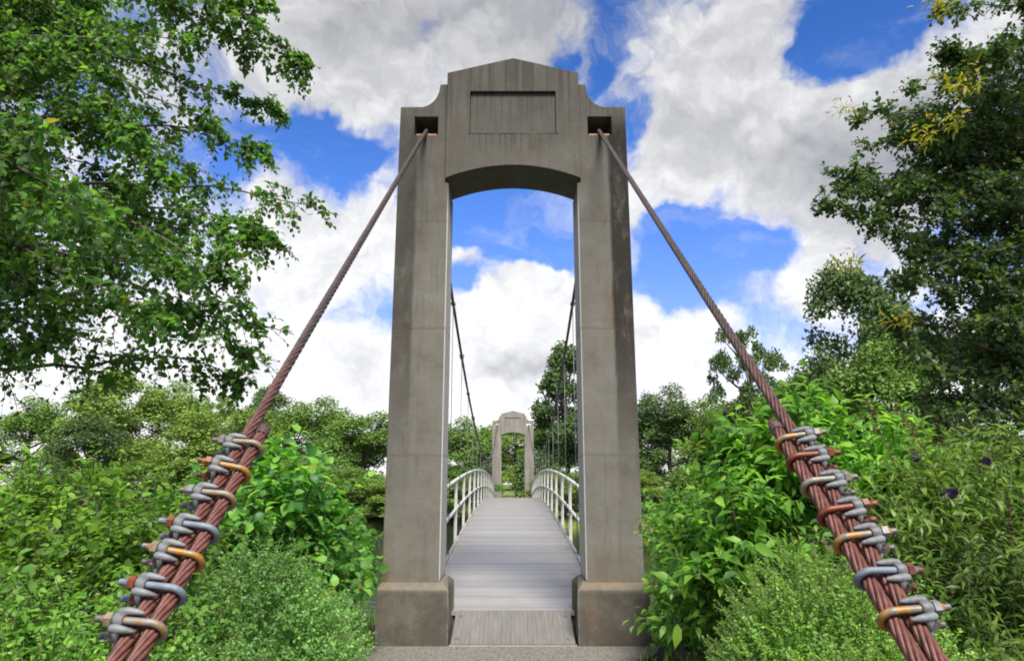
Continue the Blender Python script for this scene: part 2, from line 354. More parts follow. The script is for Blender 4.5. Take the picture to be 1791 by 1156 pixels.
# ------------------------------------------------------------------ the ground, lake and path
def height(x, y):
    near = np.clip((y - 9.2) / 2.8, 0, 1); near = near * near * (3 - 2 * near)
    shore = 42 + 13 * np.clip((-x - 15) / 10, 0, 1)
    back = np.clip((y - shore + 3) / 3.0, 0, 1); back = back * back * (3 - 2 * back)
    right = np.clip((x - 7) / 5, 0, 1)
    lake = near * (1 - back) * (1 - right)
    land = np.where(y > 30, -.33 * np.clip((y - 30) / 10, 0, 1) + 1.35 * np.clip((y - 55) / 45, 0, 1), 0)
    land = land + .04 * np.sin(x * .9 + y * .3) * np.clip((np.abs(x) - 1.8), 0, 1)
    return land - 1.75 * lake
def build_ground():
    def axis(parts): return np.unique(np.concatenate([np.arange(a, b, s) for a, b, s in parts]))
    xs = axis([(-1200, -200, 100), (-200, -40, 8), (-40, -8, 1), (-8, 8, .25), (8, 40, 1), (40, 200, 8), (200, 1201, 100)])
    ys = axis([(-60, -4, 4), (-4, 14, .3), (14, 60, 1), (60, 140, 4), (140, 400, 20), (400, 2001, 200)])
    X, Y = np.meshgrid(xs, ys); Z = height(X, Y)
    V = np.stack([X, Y, Z], -1).reshape(-1, 3); nx, ny = len(xs), len(ys)
    i = np.arange(nx * ny).reshape(ny, nx)
    F = np.stack([i[:-1, :-1], i[:-1, 1:], i[1:, 1:], i[1:, :-1]], -1).reshape(-1, 4)
    me = np_mesh('ground', V, F)
    m, N, b, o = new_mat('grassy_ground'); co = obj_coord(N); s = N.n('ShaderNodeSeparateXYZ', {0: co})
    g = N.ramp(N.noise(co, .35, 6, .65), [(.3, (.075, .105, .02)), (.5, (.13, .17, .035)), (.7, (.19, .20, .06))])
    soil = N.ramp(N.noise(co, 5, 5, .65), [(.3, (.03, .03, .018)), (.7, (.07, .06, .035))])
    far = N.remap(s.outputs[1], 14, 40)
    c = N.mix(far, soil, g)
    N.t.links.new(c, b.inputs['Base Color']); b.inputs['Roughness'].default_value = 1
    bp = N.n('ShaderNodeBump', {'Strength': .6, 'Distance': .05, 'Height': N.noise(co, 20, 4, .7)}); N.t.links.new(bp.outputs[0], b.inputs['Normal'])
    tag(link_mesh('ground', me, m, None, True), kind='structure')
    # lake
    me = np_mesh('water', np.array([(-900, 8.5, -.85), (13, 8.5, -.85), (13, 120, -.85), (-900, 120, -.85)], float), np.array([[0, 1, 2, 3]]))
    m, N, b, o = new_mat('lake_water'); co = obj_coord(N)
    b.inputs['Base Color'].default_value = (.035, .045, .025, 1); b.inputs['Roughness'].default_value = .08
    bp = N.n('ShaderNodeBump', {'Strength': .35, 'Distance': .03, 'Height': N.noise(scaled(N, co, (1, 2, 1)), 1.4, 4, .6)}); N.t.links.new(bp.outputs[0], b.inputs['Normal'])
    tag(link_mesh('water', me, m), kind='structure')
    # path: pale gravelly concrete apron, rounded at its right corner by the tower
    pts = [(-1.45, -30), (1.15, -30), (1.15, 6.2), (1.15, 6.9)] + [(1.15 + .28 * math.sin(a) * 1, 6.9 + .45 * (1 - math.cos(a))) for a in np.linspace(.2, 1.57, 6)] + [(1.43, 7.395), (-1.45, 7.395)]
    mb = MB(); n = len(pts)
    mb.add([(x, y, .03) for x, y in pts] + [(x, y, -.1) for x, y in pts], [tuple(range(n)), tuple(range(2*n-1, n-1, -1))] + [(i, i+n, (i+1) % n + n, (i+1) % n) for i in range(n)])
    m = mat_noise('gravel_path', [(.28, (.05, .047, .038)), (.5, (.145, .138, .12)), (.7, (.29, .28, .25))], 55, .95, 0, .8, None, .3, 6)
    tag(mb.build('path', m), kind='structure')

# ------------------------------------------------------------------ numpy mesh and leaves
def np_mesh(name, V, F):
    me = bpy.data.meshes.new(name); k = F.shape[1]
    me.vertices.add(len(V)); me.vertices.foreach_set('co', np.ascontiguousarray(V, np.float32).ravel())
    me.loops.add(F.size); me.loops.foreach_set('vertex_index', np.ascontiguousarray(F, np.int32).ravel())
    me.polygons.add(len(F)); me.polygons.foreach_set('loop_start', np.arange(0, F.size, k, dtype=np.int32))
    me.polygons.foreach_set('loop_total', np.full(len(F), k, np.int32))
    me.update(calc_edges=True)
    return me
def nrm(a): return a / (np.linalg.norm(a, axis=-1, keepdims=True) + 1e-9)
# leaf templates: x across (half width), y along, z up
def tpl(rows, tip_z, fold=.25):
    """rows: (y, half width, z of midrib); first row is the base point, last the tip"""
    V = [(0, 0, 0)]; F = []
    for (y, w, z) in rows: V += [(-w, y, z + fold * w), (0, y, z), (w, y, z + fold * w)]
    V.append((0, 1, tip_z)); n = len(rows)
    F += [(0, 2, 1), (0, 3, 2)]
    for i in range(n - 1):
        a = 1 + 3 * i; F += [(a, a+1, a+4), (a, a+4, a+3), (a+1, a+2, a+5), (a+1, a+5, a+4)]
    a = 1 + 3 * (n - 1); t = len(V) - 1
    F += [(a, a+1, t), (a+1, a+2, t)]
    return np.array(V, float), np.array(F)
OVAL = tpl([(.22, .26, .03), (.62, .27, .02)], -.10)
BROAD = tpl([(.18, .30, .04), (.5, .36, .05), (.8, .2, -.02)], -.14)
LANCE = tpl([(.2, .10, .03), (.6, .11, .02)], -.18)
OBOV = tpl([(.3, .15, .02), (.72, .33, .03)], -.03)
ELLIP = tpl([(.2, .17, .03), (.58, .2, .03)], -.16)
KITE = (np.array([(0, 0, 0), (-.34, .5, .1), (.34, .5, .1), (0, 1, -.05)], float), np.array([(0, 2, 1), (1, 2, 3)]))
def leaf_arrays(pos, d, up, size, T):
    V0, F0 = T; d = nrm(d); x = nrm(np.cross(d, up)); z = np.cross(x, d)
    V = pos[:, None] + size[:, None, None] * (V0[None, :, 0, None] * x[:, None] + V0[None, :, 1, None] * d[:, None] + V0[None, :, 2, None] * z[:, None])
    F = F0[None] + (np.arange(len(pos)) * len(V0))[:, None, None]
    return V.reshape(-1, 3), F.reshape(-1, 3)
def prism_arrays(a, b, r0, r1):
    """thin three-sided stems between points a and b"""
    d = nrm(b - a); ref = np.where(np.abs(d[:, 2:3]) < .9, np.array([[0, 0, 1.]]), np.array([[1., 0, 0]]))
    x = nrm(np.cross(d, ref)); y = np.cross(d, x); V = []
    for c, r in ((a, r0), (b, r1)):
        for q in range(3):
            an = 2.094 * q; V.append(c + r * (math.cos(an) * x + math.sin(an) * y))
    V = np.stack(V, 1); n = len(a)
    F0 = np.array([(0, 1, 4), (0, 4, 3), (1, 2, 5), (1, 5, 4), (2, 0, 3), (2, 3, 5)])
    return V.reshape(-1, 3), (F0[None] + (np.arange(n) * 6)[:, None, None]).reshape(-1, 3)
def join(parts):
    V = []; F = []; k = 0
    for v, f in parts: V.append(v); F.append(f + k); k += len(v)
    return np.concatenate(V), np.concatenate(F)
def unit(n):
    v = rng.normal(size=(n, 3)); return nrm(v)
def sprigs(base, d, L, nl, size, T, droop=.25, alpha=.9, opposite=False, jitter=.25):
    """shoots: each starts at base and runs along d for L, carrying nl leaves. Returns leaf arrays and stem arrays."""
    n = len(base); d = nrm(d); down = np.array([0, 0, -1.])
    side = nrm(np.cross(d, unit(n))); oth = np.cross(d, side)
    t = np.linspace(.12, 1, nl)
    def at(tt): return base[:, None] + (L[:, None] * tt[None])[:, :, None] * d[:, None] + (droop * L[:, None] * tt[None] ** 2)[:, :, None] * down
    P = at(t)
    ang = (np.arange(nl) * (math.pi if not opposite else math.pi) + (np.arange(nl) // 2 * 1.2))[None] + rng.uniform(0, .7, (n, nl))
    sd = np.cos(ang)[..., None] * side[:, None] + np.sin(ang)[..., None] * oth[:, None]
    ax = d[:, None] + (2 * droop * t)[None, :, None] * down
    fw = (1.15 - alpha * (1 - t ** 3))[None, :, None]
    ld = nrm(ax * fw + sd * alpha + rng.normal(size=(n, nl, 3)) * jitter + down * .15)
    up = nrm(np.array([0, 0, 1.]) + rng.normal(size=(n, nl, 3)) * .45 + .3 * ax)
    sz = size * rng.uniform(.5, 1.3, (n, nl)) * rng.uniform(.75, 1.2, (n, 1)) * (1 - .35 * t ** 2)[None]
    leaves = leaf_arrays(P.reshape(-1, 3), ld.reshape(-1, 3), up.reshape(-1, 3), sz.reshape(-1), T)
    ts = np.array([0, .5, 1.]); S = at(ts); r = np.maximum(.0035, L * .008)[:, None]
    st = join([prism_arrays(S[:, 0], S[:, 1], r, r * .75), prism_arrays(S[:, 1], S[:, 2], r * .75, r * .4)])
    return leaves, st

def lump_points(lumps, n, inner=.45):
    L = np.array(lumps, float); vol = (L[:, 3] * L[:, 4] * L[:, 5]) ** .7; k = rng.choice(len(L), n, p=vol / vol.sum())
    u = unit(n); u[:, 2] = np.where(u[:, 2] < -.3, -u[:, 2], u[:, 2])
    rad = np.clip(1.0 - np.abs(rng.normal(size=n)) * inner, .1, 1) * (1 + .13 * rng.normal(size=n))
    C, A = L[k, :3], L[k, 3:]
    return C + A * u * rad[:, None], nrm(u / A)
def shrub(name, label, cat, lumps, n, Lr, nl, size, T, leaf, group=None, droop=.25, upb=.6, stems=9, stem_mat='twig', extra=None, opposite=False, jitter=.25, alpha=.9, inner=.4, base=None):
    L = np.array(lumps, float); bx, by = base or (float((L[:, 0] * L[:, 3]).sum() / L[:, 3].sum()), float((L[:, 1] * L[:, 3]).sum() / L[:, 3].sum()))
    root = empty(name, (bx, by, 0), label, cat, group)
    off = np.array([bx, by, 0])
    P, O = lump_points(lumps, n, inner); keep = P[:, 2] > .05; P, O = P[keep], O[keep]
    d = nrm(O + np.array([0, 0, upb]) + rng.normal(size=P.shape) * .35)
    Ls = rng.uniform(Lr[0], Lr[1], len(P))
    tall = (rng.random(len(P)) < .05) & (O[:, 2] > .2); Ls = np.where(tall, Ls * 1.9, Ls); d = np.where(tall[:, None], nrm(d + np.array([0, 0, 1.2])), d)
    (lv, lf), (sv_, sf) = sprigs(P - off - d * Ls[:, None] * .5, d, Ls, nl, size, T, droop, alpha, opposite, jitter)
    link_mesh('foliage', np_mesh('foliage', lv, lf), leaf, root, True)
    mb = [(sv_, sf)]
    # main stems from the ground into the lumps
    a = []; b = []; r0 = []; r1 = []
    for q in range(stems):
        l = L[rng.integers(len(L))]; tip = l[:3] + unit(1)[0] * l[3:] * .55; st = np.array([bx + rng.normal() * .12, by + rng.normal() * .12, -.05])
        mid = (st + tip) / 2 + rng.normal(size=3) * .12; rr = .018
        pts = [st, (st + mid) / 2 + rng.normal(size=3) * .03, mid, (mid + tip) / 2 + rng.normal(size=3) * .04, tip]
        for i in range(4): a.append(pts[i]); b.append(pts[i+1]); r0.append(rr * (1 - i * .2)); r1.append(rr * (1 - (i + 1) * .2))
    mb.append(prism_arrays(np.array(a) - off, np.array(b) - off, np.array(r0)[:, None], np.array(r1)[:, None]))
    v, f = join(mb); link_mesh('stem', np_mesh('stem', v, f), M[stem_mat], root)
    return root

build_ground()

# ------------------------------------------------------------------ the bridge
NEAR_Y, FAR_Y, FAR_Z = 7.5, 45.6, -.33          # front faces of the two towers
def deck_z(y): return .237 + .85 * (1 - ((y - 26.85) / 18.7) ** 2)

def make_tower():
    root = empty('bridge_tower', (0, NEAR_Y, 0), 'tall grey concrete bridge tower with arched opening, nearest, flanked by the rusty cables', 'bridge tower', 'concrete towers carrying the footbridge')
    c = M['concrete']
    for s in (-1, 1):
        # pillar with its concave shoulder and the square cable hole
        arc = [(1.127 - .237 * (1 - math.cos(a)) , 6.092 + .305 * (1 - math.sin(math.pi / 2 - a))) for a in np.linspace(0, math.pi / 2, 9)]
        arc = [(1.127 - .237 * math.sin(a), 6.397 - .305 * math.cos(a)) for a in np.linspace(0, math.pi / 2, 10)]
        out = [(.76, .59), (1.37, .59), (1.365, 6.092)] + arc + [(.80, 6.40), (.80, 5.10), (.76, 5.10)]
        hole = [(.905, 5.72), (1.19, 5.72), (1.19, 5.955), (.905, 5.955)]
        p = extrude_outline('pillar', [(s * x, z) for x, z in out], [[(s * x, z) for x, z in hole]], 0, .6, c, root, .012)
        # plinth with sloping coping
        mb = MB(); x0, x1 = .66, 1.405
        prof = [(-.09, -.5), (-.09, .565), (.012, .63), (.588, .63), (.69, .565), (.69, -.5)]
        xs = [x0, x1]
        vs = []
        for (y, z) in prof:
            ins = .075 if z > .6 else 0
            vs += [(s * (x0 + ins), y, z), (s * (x1 - ins * .4), y, z)]
        k = len(prof)
        fs = [(2*i, 2*i+1, 2*i+3, 2*i+2) for i in range(k - 1)] + [tuple(2*i for i in range(k)), tuple(2*i+1 for i in range(k-1, -1, -1)), (0, 2*k-2, 2*k-1, 1)]
        mb.add(vs, fs); mb.build('plinth', c, root, bevel=.012)
        # iron saddle lying in the hole
        mb = MB(); mb.box(s * .925, s * 1.17, .05, .55, 5.721, 5.757)
        pr = [(.12 + .36 * t, 5.757 + .055 * math.sin(math.pi * t)) for t in np.linspace(0, 1, 9)]
        vs = [(s * x, y, z) for (y, z) in pr for x in (.985, 1.115)] ; k = len(pr)
        mb.add(vs, [(2*i, 2*i+1, 2*i+3, 2*i+2) for i in range(k - 1)] + [tuple(2*i for i in range(k)), tuple(2*i+1 for i in range(k - 1, -1, -1)), (0, 1, 2*k-1, 2*k-2)])
        mb.build('cable_saddle', M['rust_plate'], root)
    # arched head between the pillars: pediment top, segmental arch below, sunk blank panel in front
    arch = [(x, 5.146 + .162 * (1 - (x / .79) ** 2)) for x in np.linspace(-.79, .79, 21)]
    out = [(.80, 5.146)] + [(.80, 6.533), (0, 6.735), (-.80, 6.533), (-.80, 5.146)] + arch
    pan = [(-.52, 5.724), (.52, 5.724), (.52, 6.279), (-.52, 6.279)]
    extrude_outline('arch_head', out, [pan], -.035, .03, c, root, .006)
    extrude_outline('arch_core', out, [], .0301, .632, c, root, 0)
    mb = MB(); mb.box(-.513, .513, .004, .026, 5.731, 6.272); mb.build('sunk_panel', c, root)
    return root
tower = make_tower()
far = copy_tree(tower); far.location = (0, FAR_Y, FAR_Z)
far['label'] = 'small distant concrete bridge tower framed by the near arch, beyond the deck'
for ch in far.children:
    if ch.name.split('.')[0] not in ('cable_saddle',):
        ch.material_slots[0].link = 'OBJECT'; ch.material_slots[0].material = M['far_concrete']

SPACING = 2.175
POSTS = [26.85 + SPACING * k for k in range(-8, 9)]
def build_deck():
    root = empty('bridge_deck', (0, 8.12, 0), 'long humped footbridge deck of weathered grey cross boards', 'footbridge deck')
    off = -8.12
    mb = MB(); y = 8.14
    while y < 45.5:
        y2 = y + .138; dz = random.uniform(-.002, .002)
        za, zb = deck_z(y) + dz, deck_z(y2) + dz; x = 1.0 + random.uniform(-.012, .012)
        mb.add([(-x, y+off, za-.045), (x, y+off, za-.045), (x, y2+off, zb-.045), (-x, y2+off, zb-.045), (-x, y+off, za), (x, y+off, za), (x, y2+off, zb), (-x, y2+off, zb)],
               [(0,3,2,1),(4,5,6,7),(0,1,5,4),(1,2,6,5),(2,3,7,6),(3,0,4,7)])
        y += .1445
    mb.build('board', M['planks'], root).name = 'decking'
    for s in (-1, 1):
        mb = MB(); ys = np.linspace(8.14, 45.5, 60)
        for (xa, xb, za, zb) in ((1.02, 1.07, -.30, -.02), (.72, .78, -.30, -.05)):
            vs = [];
            for yy in ys:
                z = deck_z(yy); vs += [(s*xa, yy+off, z+za), (s*xb, yy+off, z+za), (s*xb, yy+off, z+zb), (s*xa, yy+off, z+zb)]
            mb.add(vs, [(4*i+j, 4*i+(j+1) % 4, 4*i+4+(j+1) % 4, 4*i+4+j) for i in range(59) for j in range(4)] + [(0,1,2,3), (236,237,238,239)])
        mb.build('edge_beam', M['beam'], root)
    # ribbed threshold plate that ramps up between the plinths, with a bolt at each corner
    mb = MB(); n = 26; W_ = .632
    ya, yb, za, zb = 7.43, 8.135, .045, .245
    mb.add([(-W_, ya+off, za-.012), (W_, ya+off, za-.012), (W_, yb+off, zb-.012), (-W_, yb+off, zb-.012), (-W_, ya+off, za), (W_, ya+off, za), (W_, yb+off, zb), (-W_, yb+off, zb)],
           [(0,3,2,1),(4,5,6,7),(0,1,5,4),(1,2,6,5),(2,3,7,6),(3,0,4,7)])
    for i in range(n):
        x = -W_ + .03 + (2*W_ - .06) * (i + .5) / n; w = .011; y1, y2 = ya + .015, yb - .015
        f_ = lambda yy: za + (zb - za) * (yy - ya) / (yb - ya)
        mb.add([(x-w, y1+off, f_(y1)+.001), (x+w, y1+off, f_(y1)+.001), (x+w, y2+off, f_(y2)+.001), (x-w, y2+off, f_(y2)+.001),
                (x-w*.5, y1+off, f_(y1)+.006), (x+w*.5, y1+off, f_(y1)+.006), (x+w*.5, y2+off, f_(y2)+.006), (x-w*.5, y2+off, f_(y2)+.006)],
               [(4,5,6,7),(0,1,5,4),(1,2,6,5),(2,3,7,6),(3,0,4,7)])
    # worn timber sill under its front lip
    plate = mb.build('threshold_plate', M['plate'], root)
    mb = MB(); mb.box(-.65, .65, 7.405+off, 7.47+off, -.05, .031); mb.build('sill', M['beam'], root, bevel=.006)
    for sx in (-1, 1):
        for yy in (7.52, 8.0):
            mb = MB(); z = za + (zb - za) * (yy - ya) / (yb - ya)
            mb.lathe([(z + .001, .024), (z + .008, .024), (z + .009, .015), (z + .022, .013), (z + .025, .007)], 8, 'z', (sx * .575, yy + off, 0))
            mb.build('bolt', M['galv'], plate)
build_deck()

def make_railing(s, label):
    root = empty('bridge_railing', (s * 1.12, 8.3, 0), label, 'railing', 'railings along the footbridge')
    ox, oy = s * 1.12, 8.3
    ys = np.linspace(8.3, 45.4, 70)
    for nm, h, r in (('top_rail', 1.03, .032), ('mid_rail', .47, .028)):
        mb = MB(); mb.tube([(0, y - oy, deck_z(y) + h) for y in ys], r, 10); mb.build(nm, M['rail'], root, True)
    for y in POSTS:
        mb = MB(); z = deck_z(y); mb.box(-.028, .028, y - oy - .028, y - oy + .028, z - .22, z + 1.0)
        mb.box(-.045, .001, y - oy - .05, y - oy + .05, z - .20, z - .05) if s > 0 else mb.box(-.001, .045, y - oy - .05, y - oy + .05, z - .20, z - .05)
        mb.build('post', M['rail'], root)
make_railing(-1, 'cream two-pipe railing curving up along the left edge of the deck')
make_railing(1, 'cream two-pipe railing curving up along the right edge of the deck')

# ---- wire ropes
def strand_rope(mb, path, Rr, lay, phase=0, seg=15, n=6, strands=7):
    P = np.array(path, float); L = np.concatenate([[0], np.cumsum(np.linalg.norm(np.diff(P, axis=0), axis=1))])
    m = max(8, int(L[-1] / lay * seg)); q = np.linspace(0, L[-1], m)
    C = np.stack([np.interp(q, L, P[:, i]) for i in range(3)], 1)
    T = nrm(np.gradient(C, axis=0)); x = nrm(np.cross(T, np.array([[0, 1., 0]])) if abs(T[0, 1]) < .9 else np.cross(T, np.array([[0, 0, 1.]]))); y = np.cross(T, x)
    for k in range(strands):
        a = 2 * math.pi * (q / lay + k / strands) + phase
        S = C + Rr * .675 * (np.cos(a)[:, None] * x + np.sin(a)[:, None] * y)
        mb.tube(S, Rr * .325, n)
def span_z(y): return 2.62 + .00904 * (y - 26.85) ** 2
ROPE_R = .0245
ends = {-1: np.array([-1.08, 2.087, 1.16]), 1: np.array([1.12, 2.0, 1.155])}
line = {}
def make_cable(s, label):
    top = np.array([s * 1.05, 7.62, 5.84]); low = ends[s]
    d = nrm(low - top); g = top + d * ((top[2] - .02) / -d[2]); line[s] = (top, d)
    root = empty('suspension_cable', tuple(g), label, 'cable', 'main cables of the footbridge')
    lat = np.array([s * .0262, 0, .004])
    # main rope: ground anchorage, clips, tower saddle
    near_top = top; mb = MB()
    sag = lambda t: -.07 * 4 * t * (1 - t) * 0
    path = [g + lat + (near_top - g) * t + np.array([0, 0, sag(t)]) for t in np.linspace(0, .97, 30)]
    # the live rope leaves the clips and heads straight for the saddle
    path = [g + lat, g + lat + (top - g) * .36] + [top + np.array([0, -.05, -.03]), top + np.array([0, .1, .01]), top + np.array([0, .2, .012]), top + np.array([0, .3, -.01])]
    strand_rope(mb, [p - g for p in path], ROPE_R, .40)
    # span between the towers
    y0 = 7.98; sp = [np.array([s * 1.05, y, span_z(y)]) for y in np.linspace(y0, 45.7, 60)]
    sp[0][2] = 5.83
    fz = np.array([s * 1.05, 45.9, 5.84 + FAR_Z]); sp[-1] = fz.copy(); 
    w = np.linspace(0, 1, 60)
    sp = [p + np.array([0, 0, FAR_Z * max(0, (t - .5) * 2) ** 2 * (0 if i == 59 else 1)]) for i, (p, t) in enumerate(zip(sp, w))]
    mb.tube([p - g for p in sp], ROPE_R * 1.02, 8)
    mb.tube([p - g for p in (fz, fz + np.array([0, .3, -.05]), np.array([s * 1.1, 52.6, -.5]))], ROPE_R, 6)
    rope = mb.build('main_rope', M['rope'], root, True)
    # dead end folded back beside it
    lat2 = -lat
    t_end = (6.17 if s < 0 else 6.20); ends_at = top + d * t_end
    dead = [g + lat2, ends_at + lat2 * 1.05]
    mb = MB(); strand_rope(mb, [p - g for p in dead], ROPE_R, .40, .5)
    # short wire seizing near the cut end
    ax = nrm(dead[1] - dead[0]); e = dead[1] - ax * .045
    tail = mb.build('rope_tail', M['rope'], root, True)
    mb = MB(); mb.tube([e - ax * .018 - g, e + ax * .018 - g], ROPE_R * 1.12, 10); mb.build('seizing', M['rope_old'], tail)
    for i, y in enumerate(POSTS):
        zc = span_z(y) + FAR_Z * max(0, ((y - y0) / (45.7 - y0) - .5) * 2) ** 2; c = np.array([s * 1.05, y, zc]) - g
        mb = MB(); mb.tube([c, (s * 1.05 - g[0], y - g[1], deck_z(y) - .15 - g[2])], .007, 6)
        h = mb.build('hanger', M['darksteel'], root, True)
        mb = MB(); mb.lathe([(-.055, .02), (-.05, .042), (.05, .042), (.055, .02)], 8, 'y', tuple(c)); mb.box(c[0]-.012, c[0]+.012, c[1]-.03, c[1]+.03, c[2]-.10, c[2]-.03)
        if i % 2 == 0: mb.box(c[0]-.05, c[0]+.05, c[1]-.02, c[1]+.02, c[2]+.02, c[2]+.055)
        mb.build('cable_clamp', M['darksteel'], h)
make_cable(-1, 'rusty red wire rope running from the lower left up through the left pillar')
make_cable(1, 'rusty red wire rope running from the lower right up through the right pillar')

# ---- wire rope clips (U-bolt, cast saddle, two nuts)
def clip_meshes():
    c = .0262; z0 = .0385
    mb = MB()
    path = [(.118, 0, z0)] + [(x, 0, z0) for x in np.linspace(.09, -c, 6)] + [(-c - z0 * math.sin(a), 0, z0 * math.cos(a)) for a in np.linspace(.26, math.pi - .26, 11)] + [(x, 0, -z0) for x in np.linspace(-c, .09, 6)] + [(.118, 0, -z0)]
    mb.tube(path, .0118, 10, e0=(0, 1, 0)); ub = mb.mesh('u_bolt')
    mb = MB()
    for s in (-1, 1):
        mb.lathe([(.050, .017), (.053, .0215), (.078, .0215), (.082, .018)], 14, 'x', (0, 0, s * z0))     # boss round each leg
        for t in (-1, 1):                                                                                 # fingers that hug the rope
            P = [(.080, t * .024, s * .037), (.074, t * .030, s * .039), (.056, t * .033, s * .040), (.030, t * .0335, s * .038), (.012, t * .0335, s * .036), (.003, t * .0335, s * .035)]
            mb.tube(P, [.009, .0135, .0140, .0105, .0066, .003], 10)
    # bridge of the saddle under the live rope
    vs = []
    for (x, y) in ((.054, .047), (.070, .042), (.078, .022), (.078, -.022), (.070, -.042), (.054, -.047)):
        vs += [(x, y, -.042), (x, y, .042)]
    mb.add(vs, [(2*i, 2*i+1, (2*i+3) % 12, (2*i+2) % 12) for i in range(6)] + [tuple(range(0, 12, 2)), tuple(range(11, 0, -2))])
    sd = mb.mesh('saddle')
    mb = MB()
    mb.lathe([(.083, .018), (.0845, .0235), (.104, .0235), (.107, .019)], 6, 'x', (0, 0, 0)); nut = mb.mesh('nut')
    mb = MB(); mb.lathe([(.10, .0112)] + [q for i in range(5) for q in ((.108 + i*.006, .0118), (.111 + i*.006, .0104))] + [(.138, .0085)], 12, 'x'); stud = mb.mesh('stud_end')
    return ub, sd, nut, stud
UB, SD, NUT, STUD = clip_meshes()
for me in (UB, SD, NUT, STUD):
    me.materials.append(M['galv'])
    me.polygons.foreach_set('use_smooth', np.array([len(p.vertices) == 4 for p in me.polygons]) if me is not NUT else np.zeros(len(me.polygons), bool))
def clip(s, t, u, n, e, label, roll=0):
    top, d = line[s]; p = top + d * t
    Y = Vector(-d); X = Vector((s, 0, 0)); X = (X - Y * X.dot(Y)).normalized(); Z = X.cross(Y).normalized()
    Mx = Matrix((X, Y, Z)).transposed().to_4x4()
    root = empty('rope_clip', tuple(p), label, 'rope clip', 'U-bolt clips clamping the cable ends')
    root.rotation_euler = (Mx @ Matrix.Rotation(R((9 if s < 0 else -4) + roll), 4, 'Y')).to_euler()
    root.scale = (.94, .94, .94)
    def part(name, me, mat, z=0, parent=root):
        o = bpy.data.objects.new(name, me); col.objects.link(o); o.parent = parent; o.location = (0, 0, z)
        o.material_slots[0].link = 'OBJECT'; o.material_slots[0].material = M[mat]; return o
    part('u_bolt', UB, u); part('saddle', SD, 'galv')
    for z, mt, me_ in ((.0385, n, e), (-.0385, n, e)):
        k = part('nut', NUT, mt, z); part('stud_end', STUD, me_, 0, k); k.rotation_euler = (random.uniform(0, 1), 0, 0)
TL = [6.326, 6.479, 6.630, 6.794, 6.917, 7.056, 7.185]; TR = [6.349, 6.469, 6.614, 6.763, 6.891, 7.040, 7.187]
ORD = ['topmost clip', 'second clip from the top', 'third clip from the top', 'middle clip', 'third clip from the bottom', 'second clip from the bottom', 'lowest clip']
left = [('pale_yellow', 'galv', 'darksteel', 'grey clip with a faintly yellowed U-bolt'), ('yellow', 'orange', 'orange', 'yellow U-bolt clip with orange nuts'),
        ('pale_yellow', 'galv', 'darksteel', 'grey clip with yellow-edged U-bolt'), ('bluegrey', 'orange', 'bluegrey', 'blue-grey clip with red rusted nuts'),
        ('yellow', 'tan', 'darksteel', 'clip with golden U-bolt and tan nuts'), ('bluegrey', 'orange', 'bluegrey', 'blue-grey clip with rust on its nut'),
        ('pale_yellow', 'tan', 'darksteel', 'clip with tan U-bolt and tan nuts')]
right = [('yellow', 'tan', 'darksteel', 'clip with yellow U-bolt'), ('red_rust', 'red_rust', 'red_rust', 'clip with red rusted U-bolt and nut'),
         ('pale_yellow', 'tan', 'darksteel', 'grey clip with a mostly bare U-bolt'), ('red_rust', 'orange', 'orange', 'clip with red rusted U-bolt and bright rusty nut'),
         ('yellow', 'tan', 'darksteel', 'clip with yellow U-bolt and pale nut'), ('bluegrey', 'orange', 'orange', 'blue-grey clip with an orange rusted nut'),
         ('yellow', 'galv', 'darksteel', 'clip with yellow U-bolt and grey nuts')]
for s, T_, C_, side in ((-1, TL, left, 'left'), (1, TR, right, 'right')):
    for t, (u, n, e, lb), o_ in zip(T_, C_, ORD):
        clip(s, t, u, n, e, f'{lb}, {o_} on {side} cable', random.uniform(-5, 5))

# ------------------------------------------------------------------ plants
G = {}
G['birch'] = mat_leaf('birch_leaf', [(0.040, 0.093, 0.022), (0.065, 0.149, 0.032), (0.093, 0.206, 0.041), (0.131, 0.260, 0.050)], 0.60, .42)
G['oak'] = mat_leaf('oak_leaf', [(0.029, 0.060, 0.020), (0.047, 0.091, 0.028), (0.066, 0.124, 0.036), (0.082, 0.148, 0.041)], 0.42, .42)
G['young'] = mat_leaf('young_oak_leaf', [(.30, .27, .03), (.22, .28, .03), (.36, .22, .03)], .45)
G['bright'] = mat_leaf('bright_shrub_leaf', [(0.076, 0.191, 0.040), (0.125, 0.287, 0.045), (0.173, 0.363, 0.057), (0.267, 0.477, 0.066)], 0.52)
G['fresh'] = mat_leaf('yellow_green_shrub_leaf', [(0.087, 0.183, 0.029), (0.125, 0.260, 0.042), (0.183, 0.338, 0.051), (0.270, 0.444, 0.067)], .54)
G['deep'] = mat_leaf('deep_shrub_leaf', [(0.059, 0.178, 0.048), (0.106, 0.267, 0.058), (0.149, 0.356, 0.067), (0.267, 0.535, 0.085)], 0.50)
G['mint'] = mat_leaf('mint_green_leaf', [(0.127, 0.280, 0.087), (0.188, 0.374, 0.115), (0.234, 0.445, 0.136), (0.305, 0.514, 0.154)], 0.48)
G['lime'] = mat_leaf('fresh_green_leaf', [(0.137, 0.294, 0.063), (0.204, 0.385, 0.079), (0.273, 0.475, 0.092), (0.385, 0.590, 0.137)], 0.48)
G['mixed'] = mat_leaf('mixed_undergrowth_leaf', [(0.089, 0.224, 0.038), (0.149, 0.331, 0.063), (0.210, 0.418, 0.072), (0.331, 0.567, 0.095)], 0.52)
G['lance'] = mat_leaf('grey_green_lance_leaf', [(0.077, 0.148, 0.031), (0.104, 0.190, 0.037), (0.138, 0.242, 0.043), (0.208, 0.312, 0.074)], 0.45)
def far_leaf(name, cols): return mat_leaf(name, cols, .25, .6, .2)
